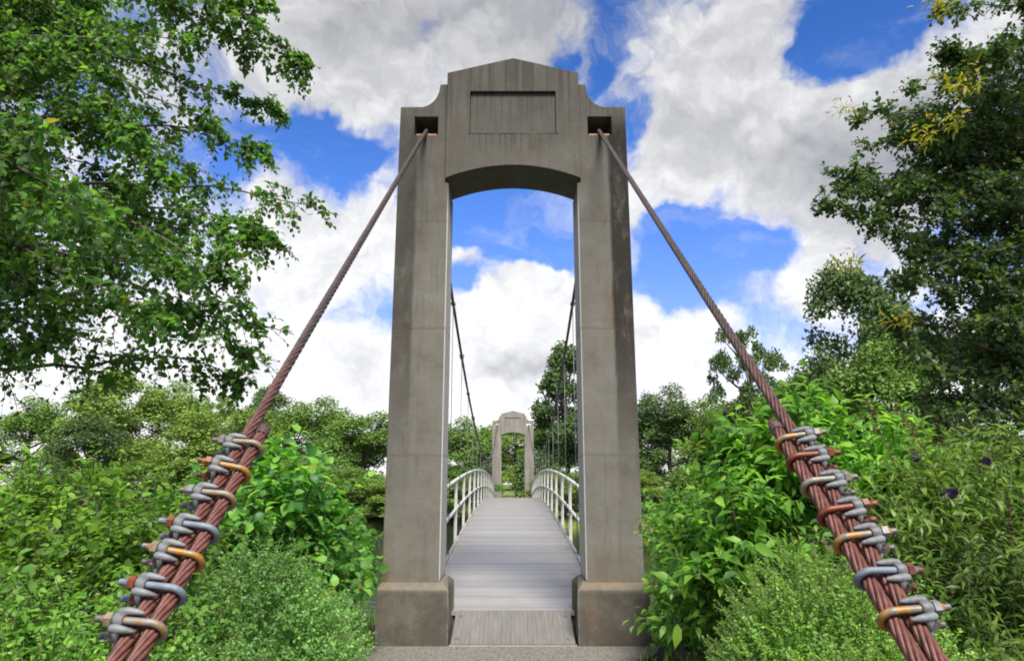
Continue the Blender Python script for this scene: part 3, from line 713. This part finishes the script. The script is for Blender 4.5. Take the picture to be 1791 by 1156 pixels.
G['far_light'] = far_leaf('light_far_foliage', [(0.131, 0.207, 0.043), (0.186, 0.283, 0.059), (0.239, 0.348, 0.077)])
G['far_mid'] = far_leaf('mid_far_foliage', [(0.091, 0.171, 0.041), (0.138, 0.241, 0.051), (0.183, 0.297, 0.064)])
G['far_dark'] = far_leaf('dark_far_foliage', [(0.054, 0.098, 0.039), (0.085, 0.146, 0.049), (0.121, 0.194, 0.061)])

def near_tree(name, label, cat, trunk, tips, nfill, leaf, T, size, spacing, leaf_n, tw_len, young=None, seed=1, fill_box=None, droop=.2, hang=0.):
    global rng
    rng = np.random.default_rng(seed)
    root = empty(name, (trunk[0], trunk[1], 0), label, cat); off = np.array([trunk[0], trunk[1], 0.])
    wood = MB(); tx, ty, th = trunk
    tp = [np.array([math.sin(z * 1.1) * .08, math.cos(z * .8) * .06 - .06, z]) for z in np.linspace(-.3, th, 14)]
    wood.tube(tp, np.linspace(.19, .05, 14), 10)
    B = []; D = []; LL = []
    fills = [np.array([rng.uniform(*fill_box[0]), rng.uniform(*fill_box[1]), rng.uniform(*fill_box[2])]) for _ in range(nfill)] if nfill else []
    TIP = [(np.array(t, float), True) for t in tips] + [(f, False) for f in fills]
    for tip, main in TIP:
        z0 = np.clip(tip[2] - rng.uniform(.2, 1.6) * .8 + hang * rng.uniform(.2, 2.6), 1.2, th - .2)
        a = np.array([tx, ty, z0]); v = tip - a; mid = a + v * .5 + np.array([0, 0, .18 * np.linalg.norm(v) * rng.uniform(.2, .8)]) + rng.normal(size=3) * .15
        q = np.linspace(0, 1, 16)[:, None]; path = (1 - q) ** 2 * a + 2 * q * (1 - q) * mid + q ** 2 * tip
        path = path + np.cumsum(rng.normal(size=path.shape) * .05, 0) * (1 - q) * q * 4
        ln = np.linalg.norm(v); wood.tube(path - off, np.linspace(.008 + (.006 if main else .003) * ln, .003, 16), 6, False)
        n = int(ln * 1.5 / spacing); tt = np.clip(1 - rng.random(n) ** 1.25 * .82, .12, 1)
        idx = tt * 15; i0 = np.clip(idx.astype(int), 0, 14); fr = (idx - i0)[:, None]
        p = path[i0] * (1 - fr) + path[i0 + 1] * fr; tg = nrm(path[i0 + 1] - path[i0])
        dd = nrm(tg * .75 + unit(n) * .95 + np.array([0, 0, -.05 - .3 * hang]))
        gap = np.sin(p[:, 0] * 4.1 + p[:, 2] * 2.3) + np.sin(p[:, 2] * 5.2 - p[:, 1] * 3.1 + 1.0) + np.sin(p[:, 1] * 4.4 + p[:, 0] * 2.0) + .8 * np.sin(p[:, 0] * 9 + p[:, 2] * 8)
        ok = gap > (-1.25 if hang else -2.2); p, dd, tt, n = p[ok], dd[ok], tt[ok], int(ok.sum())
        l = (tw_len * (.35 + 1.0 * (1 - tt))) * rng.uniform(.6, 1.3, n)
        B.append(p); D.append(dd); LL.append(np.clip(l, .12, 1.0))
        for q in (2, 4, 6, 8): B.append(path[-q:-q+1]); D.append(nrm(nrm(tip - path[-3])[None] + unit(1) * (.5 if q > 2 else .1))); LL.append(np.array([.25]))
    B, D, LL = np.concatenate(B), np.concatenate(D), np.concatenate(LL)
    # secondary shoots off each twig
    B2 = B + D * LL[:, None] * rng.uniform(.3, .9, len(B))[:, None]; D2 = nrm(D + unit(len(B)) * 1.0); L2 = LL * rng.uniform(.4, .8, len(B))
    B, D, LL = np.concatenate([B, B2]), np.concatenate([D, D2]), np.concatenate([LL, np.clip(L2, .1, .5)])
    (lv, lf), (sv_, sf) = sprigs(B - off, D, LL, leaf_n, size, T, droop, 1.0, False, .35)
    wood.build('trunk', M['bark'], root, True)
    link_mesh('crown', np_mesh('crown', lv, lf), leaf, root, True)
    link_mesh('twig', np_mesh('twig', sv_, sf), M['twig'], root)
    if young:
        for P in np.array(young, float) * np.array([.965, .965, .975]) + np.array([0, 0, .05]):
            Y = P + rng.normal(size=(6, 3)) * .025
            (lv, lf), st = sprigs(Y - off, nrm(np.array([-.6, -.2, .5]) + unit(6) * .5), rng.uniform(.14, .3, 6), 7, size * 1.5, LANCE, .1, 1.0)
            o = link_mesh('young_shoot', np_mesh('young_shoot', lv, lf), G['young'], root, True); o['label'] = 'yellow-green new leaves at a branch end'
    return root

LT = [(-2.15,5,5.6),(-1.8,5.2,5.09),(-2.09,5.6,4.94),(-2.5,5.0,4.51),(-2.43,4.6,4.9),(-2.15,5.4,4.41),(-1.6,5.2,3.82),(-1.8,5,3.44),(-1.96,4.8,3.12),(-1.64,5,2.71),(-1.9,5.2,2.51),(-2.22,5.4,2.43),(-2.29,4.6,3.08),
      (-3.15,4.6,2.75),(-3.66,5,2.55),(-3.8,5.4,2.75),(-2.74,4.6,2.56),(-2.26,4.4,2.68),(-2.0,5.1,3.6),(-2.1,4.9,3.3),(-2.3,5.2,5.3),(-2.6,4.8,3.9),(-2.0,4.9,2.9),(-2.9,5.2,2.7),(-2.1,3.2,2.85),(-2.4,3.3,3.5),(-1.8,3.8,2.85)]
K = 1.13
LT = [(x * K, y * K, 1.615 + (z - 1.615) * K) for x, y, z in LT]
near_tree('leafy_tree', 'leafy tree with small heart-shaped leaves overhanging from the left edge', 'tree', (-6.7, 6.0, 7.6), LT, 66, G['birch'], BROAD, .07, .08, 7, .5,
          seed=11, fill_box=((-6.0, -3.2), (5.0, 7.3), (3.8, 7.0)), droop=.42, hang=1.0)
RTP = [(3.83,7,5.66),(3.34,7,4.62),(3.64,7.2,5.05),(3.79,6.8,4.28),(4.15,6.6,3.98),(4.46,6.2,6.41),(4.59,6.4,5.68),(4.62,6.8,5.24),(4.26,7,5.4),(3.9,6.6,3.56),(3.87,6.8,3.19),(3.95,6.6,2.92),(4.02,6.4,2.66),(4.65,6,5.74),(4.28,6.2,3.11),
       (3.6,7,4.75),(3.75,7,4.95),(3.9,6.9,4.5),(4.2,6.7,4.8),(4.4,6.5,4.4),(4.6,6.4,6.1),(3.42,6.45,3.62)]
YS = [(3.80,6.95,5.6),(4.42,6.15,6.4),(4.5,6.2,6.3),(4.55,6.3,5.5),(4.25,6.3,4.95),(4.45,6.2,5.05),(3.46,6.5,3.68),(3.9,6.5,3.1),(4.5,6,5.3)]
near_tree('oak_tree', 'dark dense oak tree with yellowish new shoots along the right edge', 'tree', (6.6, 6.9, 7.2), RTP, 78, G['oak'], OBOV, .078, .07, 7, .34, YS, 23,
          fill_box=((4.5, 6.3), (6.2, 8.4), (2.3, 6.6)), droop=.1)
rng = np.random.default_rng(5)

# --- shrubs on the left
shrub('broadleaf_shrub', 'broad-leaved dark green shrub between the left cable and the left pillar', 'shrub',
      [(-2.0,5.9,1.35,.55,.6,.62),(-1.75,6.2,.95,.45,.5,.7),(-2.6,5.8,1.0,.55,.6,.75),(-2.3,5.6,.7,.6,.5,.6),(-1.68,5.6,.6,.35,.5,.55),(-2.1,6.0,1.75,.3,.3,.3),(-1.66,6.7,.7,.28,.5,.55),(-1.72,7.5,.85,.24,.4,.5),(-1.95,7.6,.6,.4,.4,.6)], 620, (.25, .5), 8, .12, BROAD, G['deep'], droop=.3, opposite=True)
shrub('leafy_shrub', 'bright green tangled shrub left of the left cable, its tips against the far trees', 'shrub',
      [(-2.67,4.47,1.15,0.54,0.51,0.62),(-3.35,4.64,1.20,0.63,0.51,0.65),(-2.24,4.30,0.95,0.41,0.42,0.60),(-3.96,4.82,1.00,0.54,0.51,0.60),(-2.92,4.21,0.80,0.54,0.42,0.55),(-2.11,4.56,1.30,0.27,0.30,0.35)], 1100, (.22, .5), 9, .075, OVAL, G['fresh'], droop=.3)
shrub('low_shrub', 'low green thicket below the bright shrub at the left edge', 'shrub',
      [(-3.01,3.61,0.75,0.63,0.51,0.50),(-2.24,3.61,0.70,0.54,0.51,0.50),(-3.70,3.96,0.75,0.54,0.51,0.50),(-1.89,3.96,0.60,0.41,0.42,0.50)], 1000, (.18, .4), 9, .055, OVAL, G['mixed'], droop=.25)
shrub('fine_leaved_bush', 'mint green fine-leaved bush in front of the left plinth', 'bush',
      [(-1.55,4.5,.60,.48,.55,.60),(-1.25,4.4,.35,.30,.45,.5),(-1.95,4.3,.55,.42,.5,.48),(-1.5,3.7,.35,.40,.45,.48),(-1.32,5.3,.3,.24,.5,.45)], 3300, (.10, .21), 16, .028, OVAL, G['mint'], droop=.15, stem_mat='stem', inner=.2)
shrub('weedy_bush', 'loose weedy bush with pale stalks at the lower left corner', 'bush',
      [(-2.0,3.1,.55,.5,.5,.45),(-2.6,3.2,.55,.5,.5,.45),(-1.7,2.7,.35,.35,.4,.35),(-3.0,3.6,.6,.5,.5,.4),(-1.75,3.5,.45,.35,.4,.4)], 1500, (.14, .32), 10, .04, OVAL, G['mixed'], droop=.2, stem_mat='stem', inner=.3)
# --- shrubs on the right
shrub('broadleaf_shrub', 'tall bright broad-leaved shrub between the right pillar and the right cable', 'shrub',
      [(2.3,6.0,1.65,.55,.6,.65),(1.95,5.9,1.1,.55,.6,.75),(2.7,6.0,1.5,.6,.6,.75),(1.65,6.0,.7,.40,.5,.6),(1.78,6.7,1.0,.40,.5,.62),(1.62,6.7,.55,.30,.5,.5),(3.2,6.1,1.5,.5,.6,.8),(2.5,6.1,2.15,.35,.35,.35),(1.9,6.1,1.85,.22,.3,.4)], 900, (.25, .6), 8, .16, ELLIP, G['bright'], droop=.3, opposite=True)
shrub('fine_leaved_bush', 'rounded fresh green fine-leaved bush in front of the right plinth', 'bush',
      [(1.72,4.2,.60,.48,.55,.58),(1.4,4.1,.38,.32,.45,.5),(2.1,4.2,.5,.40,.5,.5),(1.6,3.5,.35,.40,.45,.48),(2.0,3.6,.4,.4,.45,.45)], 3300, (.10, .21), 16, .028, OVAL, G['lime'], droop=.12, stem_mat='stem', inner=.2)
shrub('weedy_bush', 'small weeds growing at the foot of the right plinth', 'bush',
      [(1.5,6.6,.25,.25,.35,.3),(1.75,6.3,.3,.3,.4,.35)], 110, (.15, .3), 8, .07, OVAL, G['bright'], droop=.3, stem_mat='stem')
shrub('weedy_bush', 'small weeds growing at the foot of the left plinth', 'bush',
      [(-1.62,6.9,.12,.16,.3,.22),(-1.5,7.25,.05,.16,.12,.16),(-1.8,6.4,.2,.25,.35,.3)], 120, (.12, .26), 8, .06, OVAL, G['mixed'], droop=.3, stem_mat='stem')
def butterfly_bush(label, lumps, n, spikes, base):
    root = shrub('butterfly_bush', label, 'butterfly bush', lumps, n, (.3, .6), 12, .115, LANCE, G['lance'], 'butterfly bushes on the right', droop=.25, stem_mat='stem', upb=.9, opposite=True, base=base)
    off = np.array([base[0], base[1], 0])
    for (x, y, z, dx, dz, L, kind) in spikes:
        p = np.array([x, y, z]) - off; d = nrm(np.array([dx, 0, dz])); m = 130
        t = rng.random(m); rad = .026 * (1 - t * .75); u = unit(m); u = nrm(u - (u @ d)[:, None] * d)
        P = p + d * (t * L)[:, None] + u * rad[:, None] * .5
        v, f = leaf_arrays(P, nrm(u + d * .4), np.tile(d, (m, 1)), np.full(m, .03) * (1.1 - .6 * t), OVAL)
        a = join([(v, f), prism_arrays((p - d * (.05 if kind else .25))[None], (p + d * L)[None], np.array([[.005]]), np.array([[.003]]))])
        link_mesh('flower_spike', np_mesh('flower_spike', *a), M['purple' if kind else 'spike'], root)
    return root
butterfly_bush('grey-green butterfly bush with brown and purple flower spikes, behind the right cable',
               [(3.0,5.0,1.2,.6,.6,.7),(3.5,5.2,1.35,.6,.6,.75),(2.7,4.8,.8,.5,.5,.6),(3.3,4.7,.7,.6,.5,.6)], 620,
               [(2.72,5.1,1.98,-.35,1,.3,0),(2.98,5.1,1.95,-.5,1,.32,0),(3.08,5.0,1.9,.1,1,.2,0),(2.9,5.0,1.82,0,-.6,.06,1),(2.85,4.6,1.55,.5,.2,.06,1),(3.15,4.5,1.3,.05,1,.3,0),(3.25,4.8,1.75,.4,.5,.05,1),(3.05,4.2,1.05,1,.05,.07,1)], (3.05, 4.95))
butterfly_bush('darker butterfly bush with drying flower spikes at the right edge',
               [(4.1,5.2,1.3,.6,.6,.7),(4.6,5.0,1.1,.6,.6,.8),(3.9,4.6,.75,.6,.5,.65),(3.2,3.9,.45,.5,.5,.5),(2.75,3.7,.4,.4,.5,.45)], 700,
               [(4.05,5.0,1.95,.3,1,.3,0),(4.3,4.6,1.5,.35,1,.34,0),(3.75,4.9,1.7,-.2,1,.25,0),(3.55,4.3,1.02,.8,.2,.06,1)], (3.9, 4.8))
shrub('dark_thicket', 'dark shady thicket under the oak at the right edge', 'shrub',
      [(5.0,6.4,1.5,.8,.7,1.2),(5.8,6.6,1.6,.8,.7,1.3),(4.3,6.9,1.3,.7,.6,1.1),(5.4,5.6,1.0,.7,.7,.9)], 1300, (.2, .45), 9, .07, OVAL, G['oak'], droop=.2)

shrub('leafy_shrub', 'green shrub on the bank behind the right pillar', 'shrub',
      [(2.3,9.0,.75,.6,.5,.75),(3.1,9.2,.9,.7,.6,.9),(1.95,9.2,.85,.42,.4,.75),(4.2,9.4,1.0,.8,.6,.9)], 520, (.22, .5), 9, .09, OVAL, G['deep'], droop=.3)
shrub('leafy_shrub', 'low green shrub on the bank behind the left pillar', 'shrub',
      [(-2.6,9.0,.35,.7,.5,.55),(-3.4,9.2,.6,.7,.6,.7),(-4.6,9.3,.7,.9,.6,.8)], 420, (.22, .5), 9, .08, OVAL, G['bright'], droop=.3)
# --- undergrowth and grass that nobody could count
def ground_cover():
    n = 5200
    P = np.stack([rng.uniform(-6.5, 6.5, n), rng.uniform(1.6, 10.2, n), np.zeros(n)], 1)
    keep = np.abs(P[:, 0]) > 1.45; P = P[keep]; P = P[~((np.abs(P[:, 0]) < 1.75) & (P[:, 1] < 11))]
    P[:, 2] = height(P[:, 0], P[:, 1]) + rng.uniform(-.02, .25, len(P))
    d = nrm(np.array([0, 0, .9]) + rng.normal(size=P.shape) * .6)
    (lv, lf), (a, b) = sprigs(P, d, rng.uniform(.15, .4, len(P)), 8, .06, OVAL, .3)
    o = link_mesh('undergrowth', np_mesh('undergrowth', lv, lf), G['mixed'], None, True); tag(o, 'low leafy undergrowth covering the bank under the shrubs', 'undergrowth', kind='stuff')
    n = 9000
    P = np.stack([rng.uniform(-5, 5, n), rng.uniform(1.2, 9.5, n), np.zeros(n)], 1)
    keep = ((P[:, 0] < -1.46) | (P[:, 0] > 1.16 + .28 * (P[:, 1] > 6.9))) & (np.abs(P[:, 0]) > 1.16) ; P = P[keep]
    P[:, 2] = height(P[:, 0], P[:, 1]) - .02
    v, f = leaf_arrays(P, nrm(np.array([0, 0, 1.]) + rng.normal(size=P.shape) * .3), unit(len(P)), rng.uniform(.08, .22, len(P)), LANCE)
    v = v.reshape(len(P), -1, 3); v = P[:, None] + (v - P[:, None]) * np.array([.45, .45, 1]); v = v.reshape(-1, 3)
    o = link_mesh('grass', np_mesh('grass', v, f), G['lime']); tag(o, 'short grass growing beside the path', 'grass', kind='stuff')
ground_cover()

# --- far trees
def tree_mesh(kind, seed):
    """crown (leaf clumps) and trunk with limbs, unit tree about 10 m tall"""
    g = np.random.default_rng(seed)
    lumps = []
    if kind == 'round':
        for _ in range(56):
            a = g.uniform(0, 6.28); h = g.uniform(.1, 9.0); w = 3.3 * math.sin(math.pi * min(1, (h + 2.5) / 12)) ** .7
            r = w * g.random() ** .45; q = g.uniform(.5, 1.1); lumps.append((r * math.cos(a), r * math.sin(a), h, q, q, q * 1.25))
    elif kind == 'cone':
        for _ in range(42):
            h = g.uniform(.4, 9.4); w = 3.1 * (1 - h / 10) ** .75 + .15; a = g.uniform(0, 6.28); r = w * g.random() ** .5; q = .35 + w * .22
            lumps.append((r * math.cos(a), r * math.sin(a), h, q, q, q * 1.15))
    elif kind == 'open':
        for _ in range(64):
            a = g.uniform(0, 6.28); h = g.uniform(2.2, 9.4); w = 3.3 * math.sin(math.pi * (h - 1.2) / 9.6) ** .6
            r = w * g.random() ** .45; q = g.uniform(.28, .62); lumps.append((r * math.cos(a), r * math.sin(a), h, q, q, q))
    else:  # bushy down to the ground
        for _ in range(40):
            a = g.uniform(0, 6.28); h = g.uniform(.3, 8.6); w = 3.5 * (1 - (h / 9.6) ** 2) ** .5; r = w * g.random() ** .45; q = g.uniform(.7, 1.2)
            lumps.append((r * math.cos(a), r * math.sin(a), h, q, q, q * 1.05))
    global rng; old = rng; rng = g
    n = {'round': 27000, 'cone': 34000, 'open': 13000, 'bush': 27000}[kind]
    P, O = lump_points(lumps, n, .35); 
    d = nrm(O * .8 + unit(n) * .9 + np.array([0, 0, -.2])); up = nrm(O + unit(n) * .6 + np.array([0, 0, .5]))
    v, f = leaf_arrays(P, d, up, g.uniform(.10, .25, n), KITE)
    wood = MB(); wood.tube([(0, 0, -.6), (.05, .02, 1), (-.05, .06, 3.5), (.04, 0, 5.8), (0, 0, 7.4)], [.22, .18, .14, .08, .03], 8)
    for l in lumps[:12]:
        z0 = max(1.0, l[2] - 1.6); wood.tube([(0, 0, z0), (l[0] * .5, l[1] * .5, z0 + .7), (l[0], l[1], l[2])], [.1, .07, .025], 5, False)
    rng = old
    return np_mesh('crown', v, f), wood.mesh('trunk')
TM = {(k, i): tree_mesh(k, 40 + 7 * j + i) for j, k in enumerate(('round', 'cone', 'open', 'bush')) for i in (0, 1)}
for (c_, t_) in TM.values():
    c_.materials.append(G['far_mid']); t_.materials.append(M['bark'])
def far_tree(name, x, y, h, w, kind, i, leaf, label, rot=0):
    z = float(height(np.array([float(x)]), np.array([float(y)]))[0])
    root = empty(name, (x, y, z), label, 'tree', 'trees on the far shore'); root.rotation_euler = (0, 0, rot); root.scale = (w / 7.6, w / 7.6, h / 9.8)
    c_, t_ = TM[(kind, i)]
    for nm, me, mt in (('crown', c_, G[leaf]), ('trunk', t_, M['bark'])):
        o = bpy.data.objects.new(nm, me); col.objects.link(o); o.parent = root
        o.material_slots[0].link = 'OBJECT'; o.material_slots[0].material = mt
def at(px, y): return (px - 897) / 1194 * y     # metres sideways for a bearing seen from the path
far = [
 ('broadleaf_tree', at(205,72), 72, 13.2, 13, 'round', 0, 'far_light', 'light green rounded tree on the far left shore, tallest there'),
 ('broadleaf_tree', at(305,76), 76, 12.6, 13, 'round', 1, 'far_light', 'light green spreading tree on the left shore, right of the tallest'),
 ('dark_evergreen', at(165,60), 60, 7.6, 8.0, 'bush', 0, 'far_dark', 'dark rounded evergreen standing before the light trees at far left'),
 ('broadleaf_tree', at(60,70), 70, 10.2, 11, 'round', 1, 'far_mid', 'mid green tree at the far left edge under the hanging branches'),
 ('willow_tree', at(390,60), 60, 8.8, 12, 'bush', 1, 'far_light', 'yellowish green willow-like tree just behind the left cable'),
 ('broadleaf_tree', at(475,84), 84, 12.6, 12, 'round', 0, 'far_dark', 'dark full-crowned tree rising right of the left cable'),
 ('broadleaf_tree', at(560,66), 66, 9.8, 12, 'round', 1, 'far_mid', 'mid green tree midway between the left cable and left pillar'),
 ('broadleaf_tree', at(640,54), 54, 7.4, 10, 'bush', 0, 'far_mid', 'leafy tree standing close beside the left pillar, across the lake'),
 ('broadleaf_tree', at(380,98), 98, 13.6, 10, 'open', 1, 'far_mid', 'thin tree poking up behind the willow on the left'),
 ('broadleaf_tree', at(815,56), 56, 7.2, 8, 'round', 1, 'far_mid', 'green tree seen through the near arch, left of the far tower'),
 ('broadleaf_tree', at(760,62), 62, 7.6, 10, 'round', 0, 'far_mid', 'green tree hidden mostly by the left pillar'),
 ('broadleaf_tree', at(855,75), 75, 6.8, 9, 'open', 0, 'far_light', 'pale thin tree just left of the far tower'),
 ('broadleaf_tree', at(902,100), 100, 9.3, 19, 'bush', 1, 'far_light', 'light green low bushy tree framed by the far tower opening'),
 ('poplar_tree', at(990,54), 54, 13.2, 9.6, 'cone', 0, 'far_dark', 'tall dark tree seen through the near arch, right of the far tower'),
 ('poplar_tree', at(960,60), 60, 8.4, 7.0, 'cone', 1, 'far_mid', 'shorter green tree between the far tower and the tall dark tree'),
 ('broadleaf_tree', at(1168,50), 50, 9.0, 8.4, 'round', 1, 'far_dark', 'dark tall-crowned tree just right of the right pillar'),
 ('broadleaf_tree', at(1120,64), 64, 8.2, 9, 'bush', 1, 'far_mid', 'green tree half hidden behind the edge of the right pillar'),
 ('broadleaf_tree', at(1285,46), 46, 8.0, 8.5, 'bush', 0, 'far_light', 'lighter green tree below the airy tree on the right'),
 ('broadleaf_tree', at(1235,52), 52, 7.5, 9, 'bush', 0, 'far_mid', 'green bushy tree right of the dark tall-crowned tree'),
 ('open_tree', at(1318,42), 42, 11.6, 6.0, 'open', 1, 'far_dark', 'airy thin-crowned tree rising behind the right cable'),
 ('tall_tree', at(1515,31), 31, 11.6, 7.4, 'round', 0, 'far_dark', 'tall dark grey-green tree rising left of the oak'),
 ('broadleaf_tree', at(1560,29), 29, 8.2, 6.6, 'round', 1, 'far_mid', 'mid green full tree at the foot of the tall grey-green tree'),
 ('broadleaf_tree', at(1410,38), 38, 8.0, 8, 'round', 0, 'far_mid', 'green tree filling the gap between the airy tree and the tall tree'),
 ('broadleaf_tree', at(1700,30), 30, 9.0, 8, 'bush', 1, 'far_dark', 'dark tree glimpsed behind the oak at the right edge'),
]
for i, t in enumerate(far): far_tree(*t, rot=i * 1.3)
# low bushes lining the far bank
BN = ['left of the left pillar', 'beside the left pillar', 'under the willow', 'under the deck line at left', 'left of the far tower', 'right of the far tower', 'at the far left shore', 'behind the right pillar', 'at the left shore corner']
for i, (px, y, h, w) in enumerate([(590,41.4,3.0,6),(648,41.2,2.7,5),(480,42,3.2,7),(730,41.5,2.6,6),(820,43,2.2,5.5),(985,43,2.6,6),(300,56,3.6,10),(1090,47,2.8,6),(420,48,3,6)]):
    x = at(px, y); z = float(height(np.array([x]), np.array([float(y)]))[0])
    root = empty('bank_shrub', (x, y, z), f'low green bush on the far bank, {BN[i]}', 'bush', 'bushes along the far bank'); root.rotation_euler = (0, 0, i * 2.1); root.scale = (w / 7.4, w / 7.4, h / 9)
    c_, t_ = TM[('bush', i % 2)]
    for nm, me, mt in (('crown', c_, G['far_light' if i % 2 else 'far_mid']), ('trunk', t_, M['bark'])):
        o = bpy.data.objects.new(nm, me); col.objects.link(o); o.parent = root; o.material_slots[0].link = 'OBJECT'; o.material_slots[0].material = mt
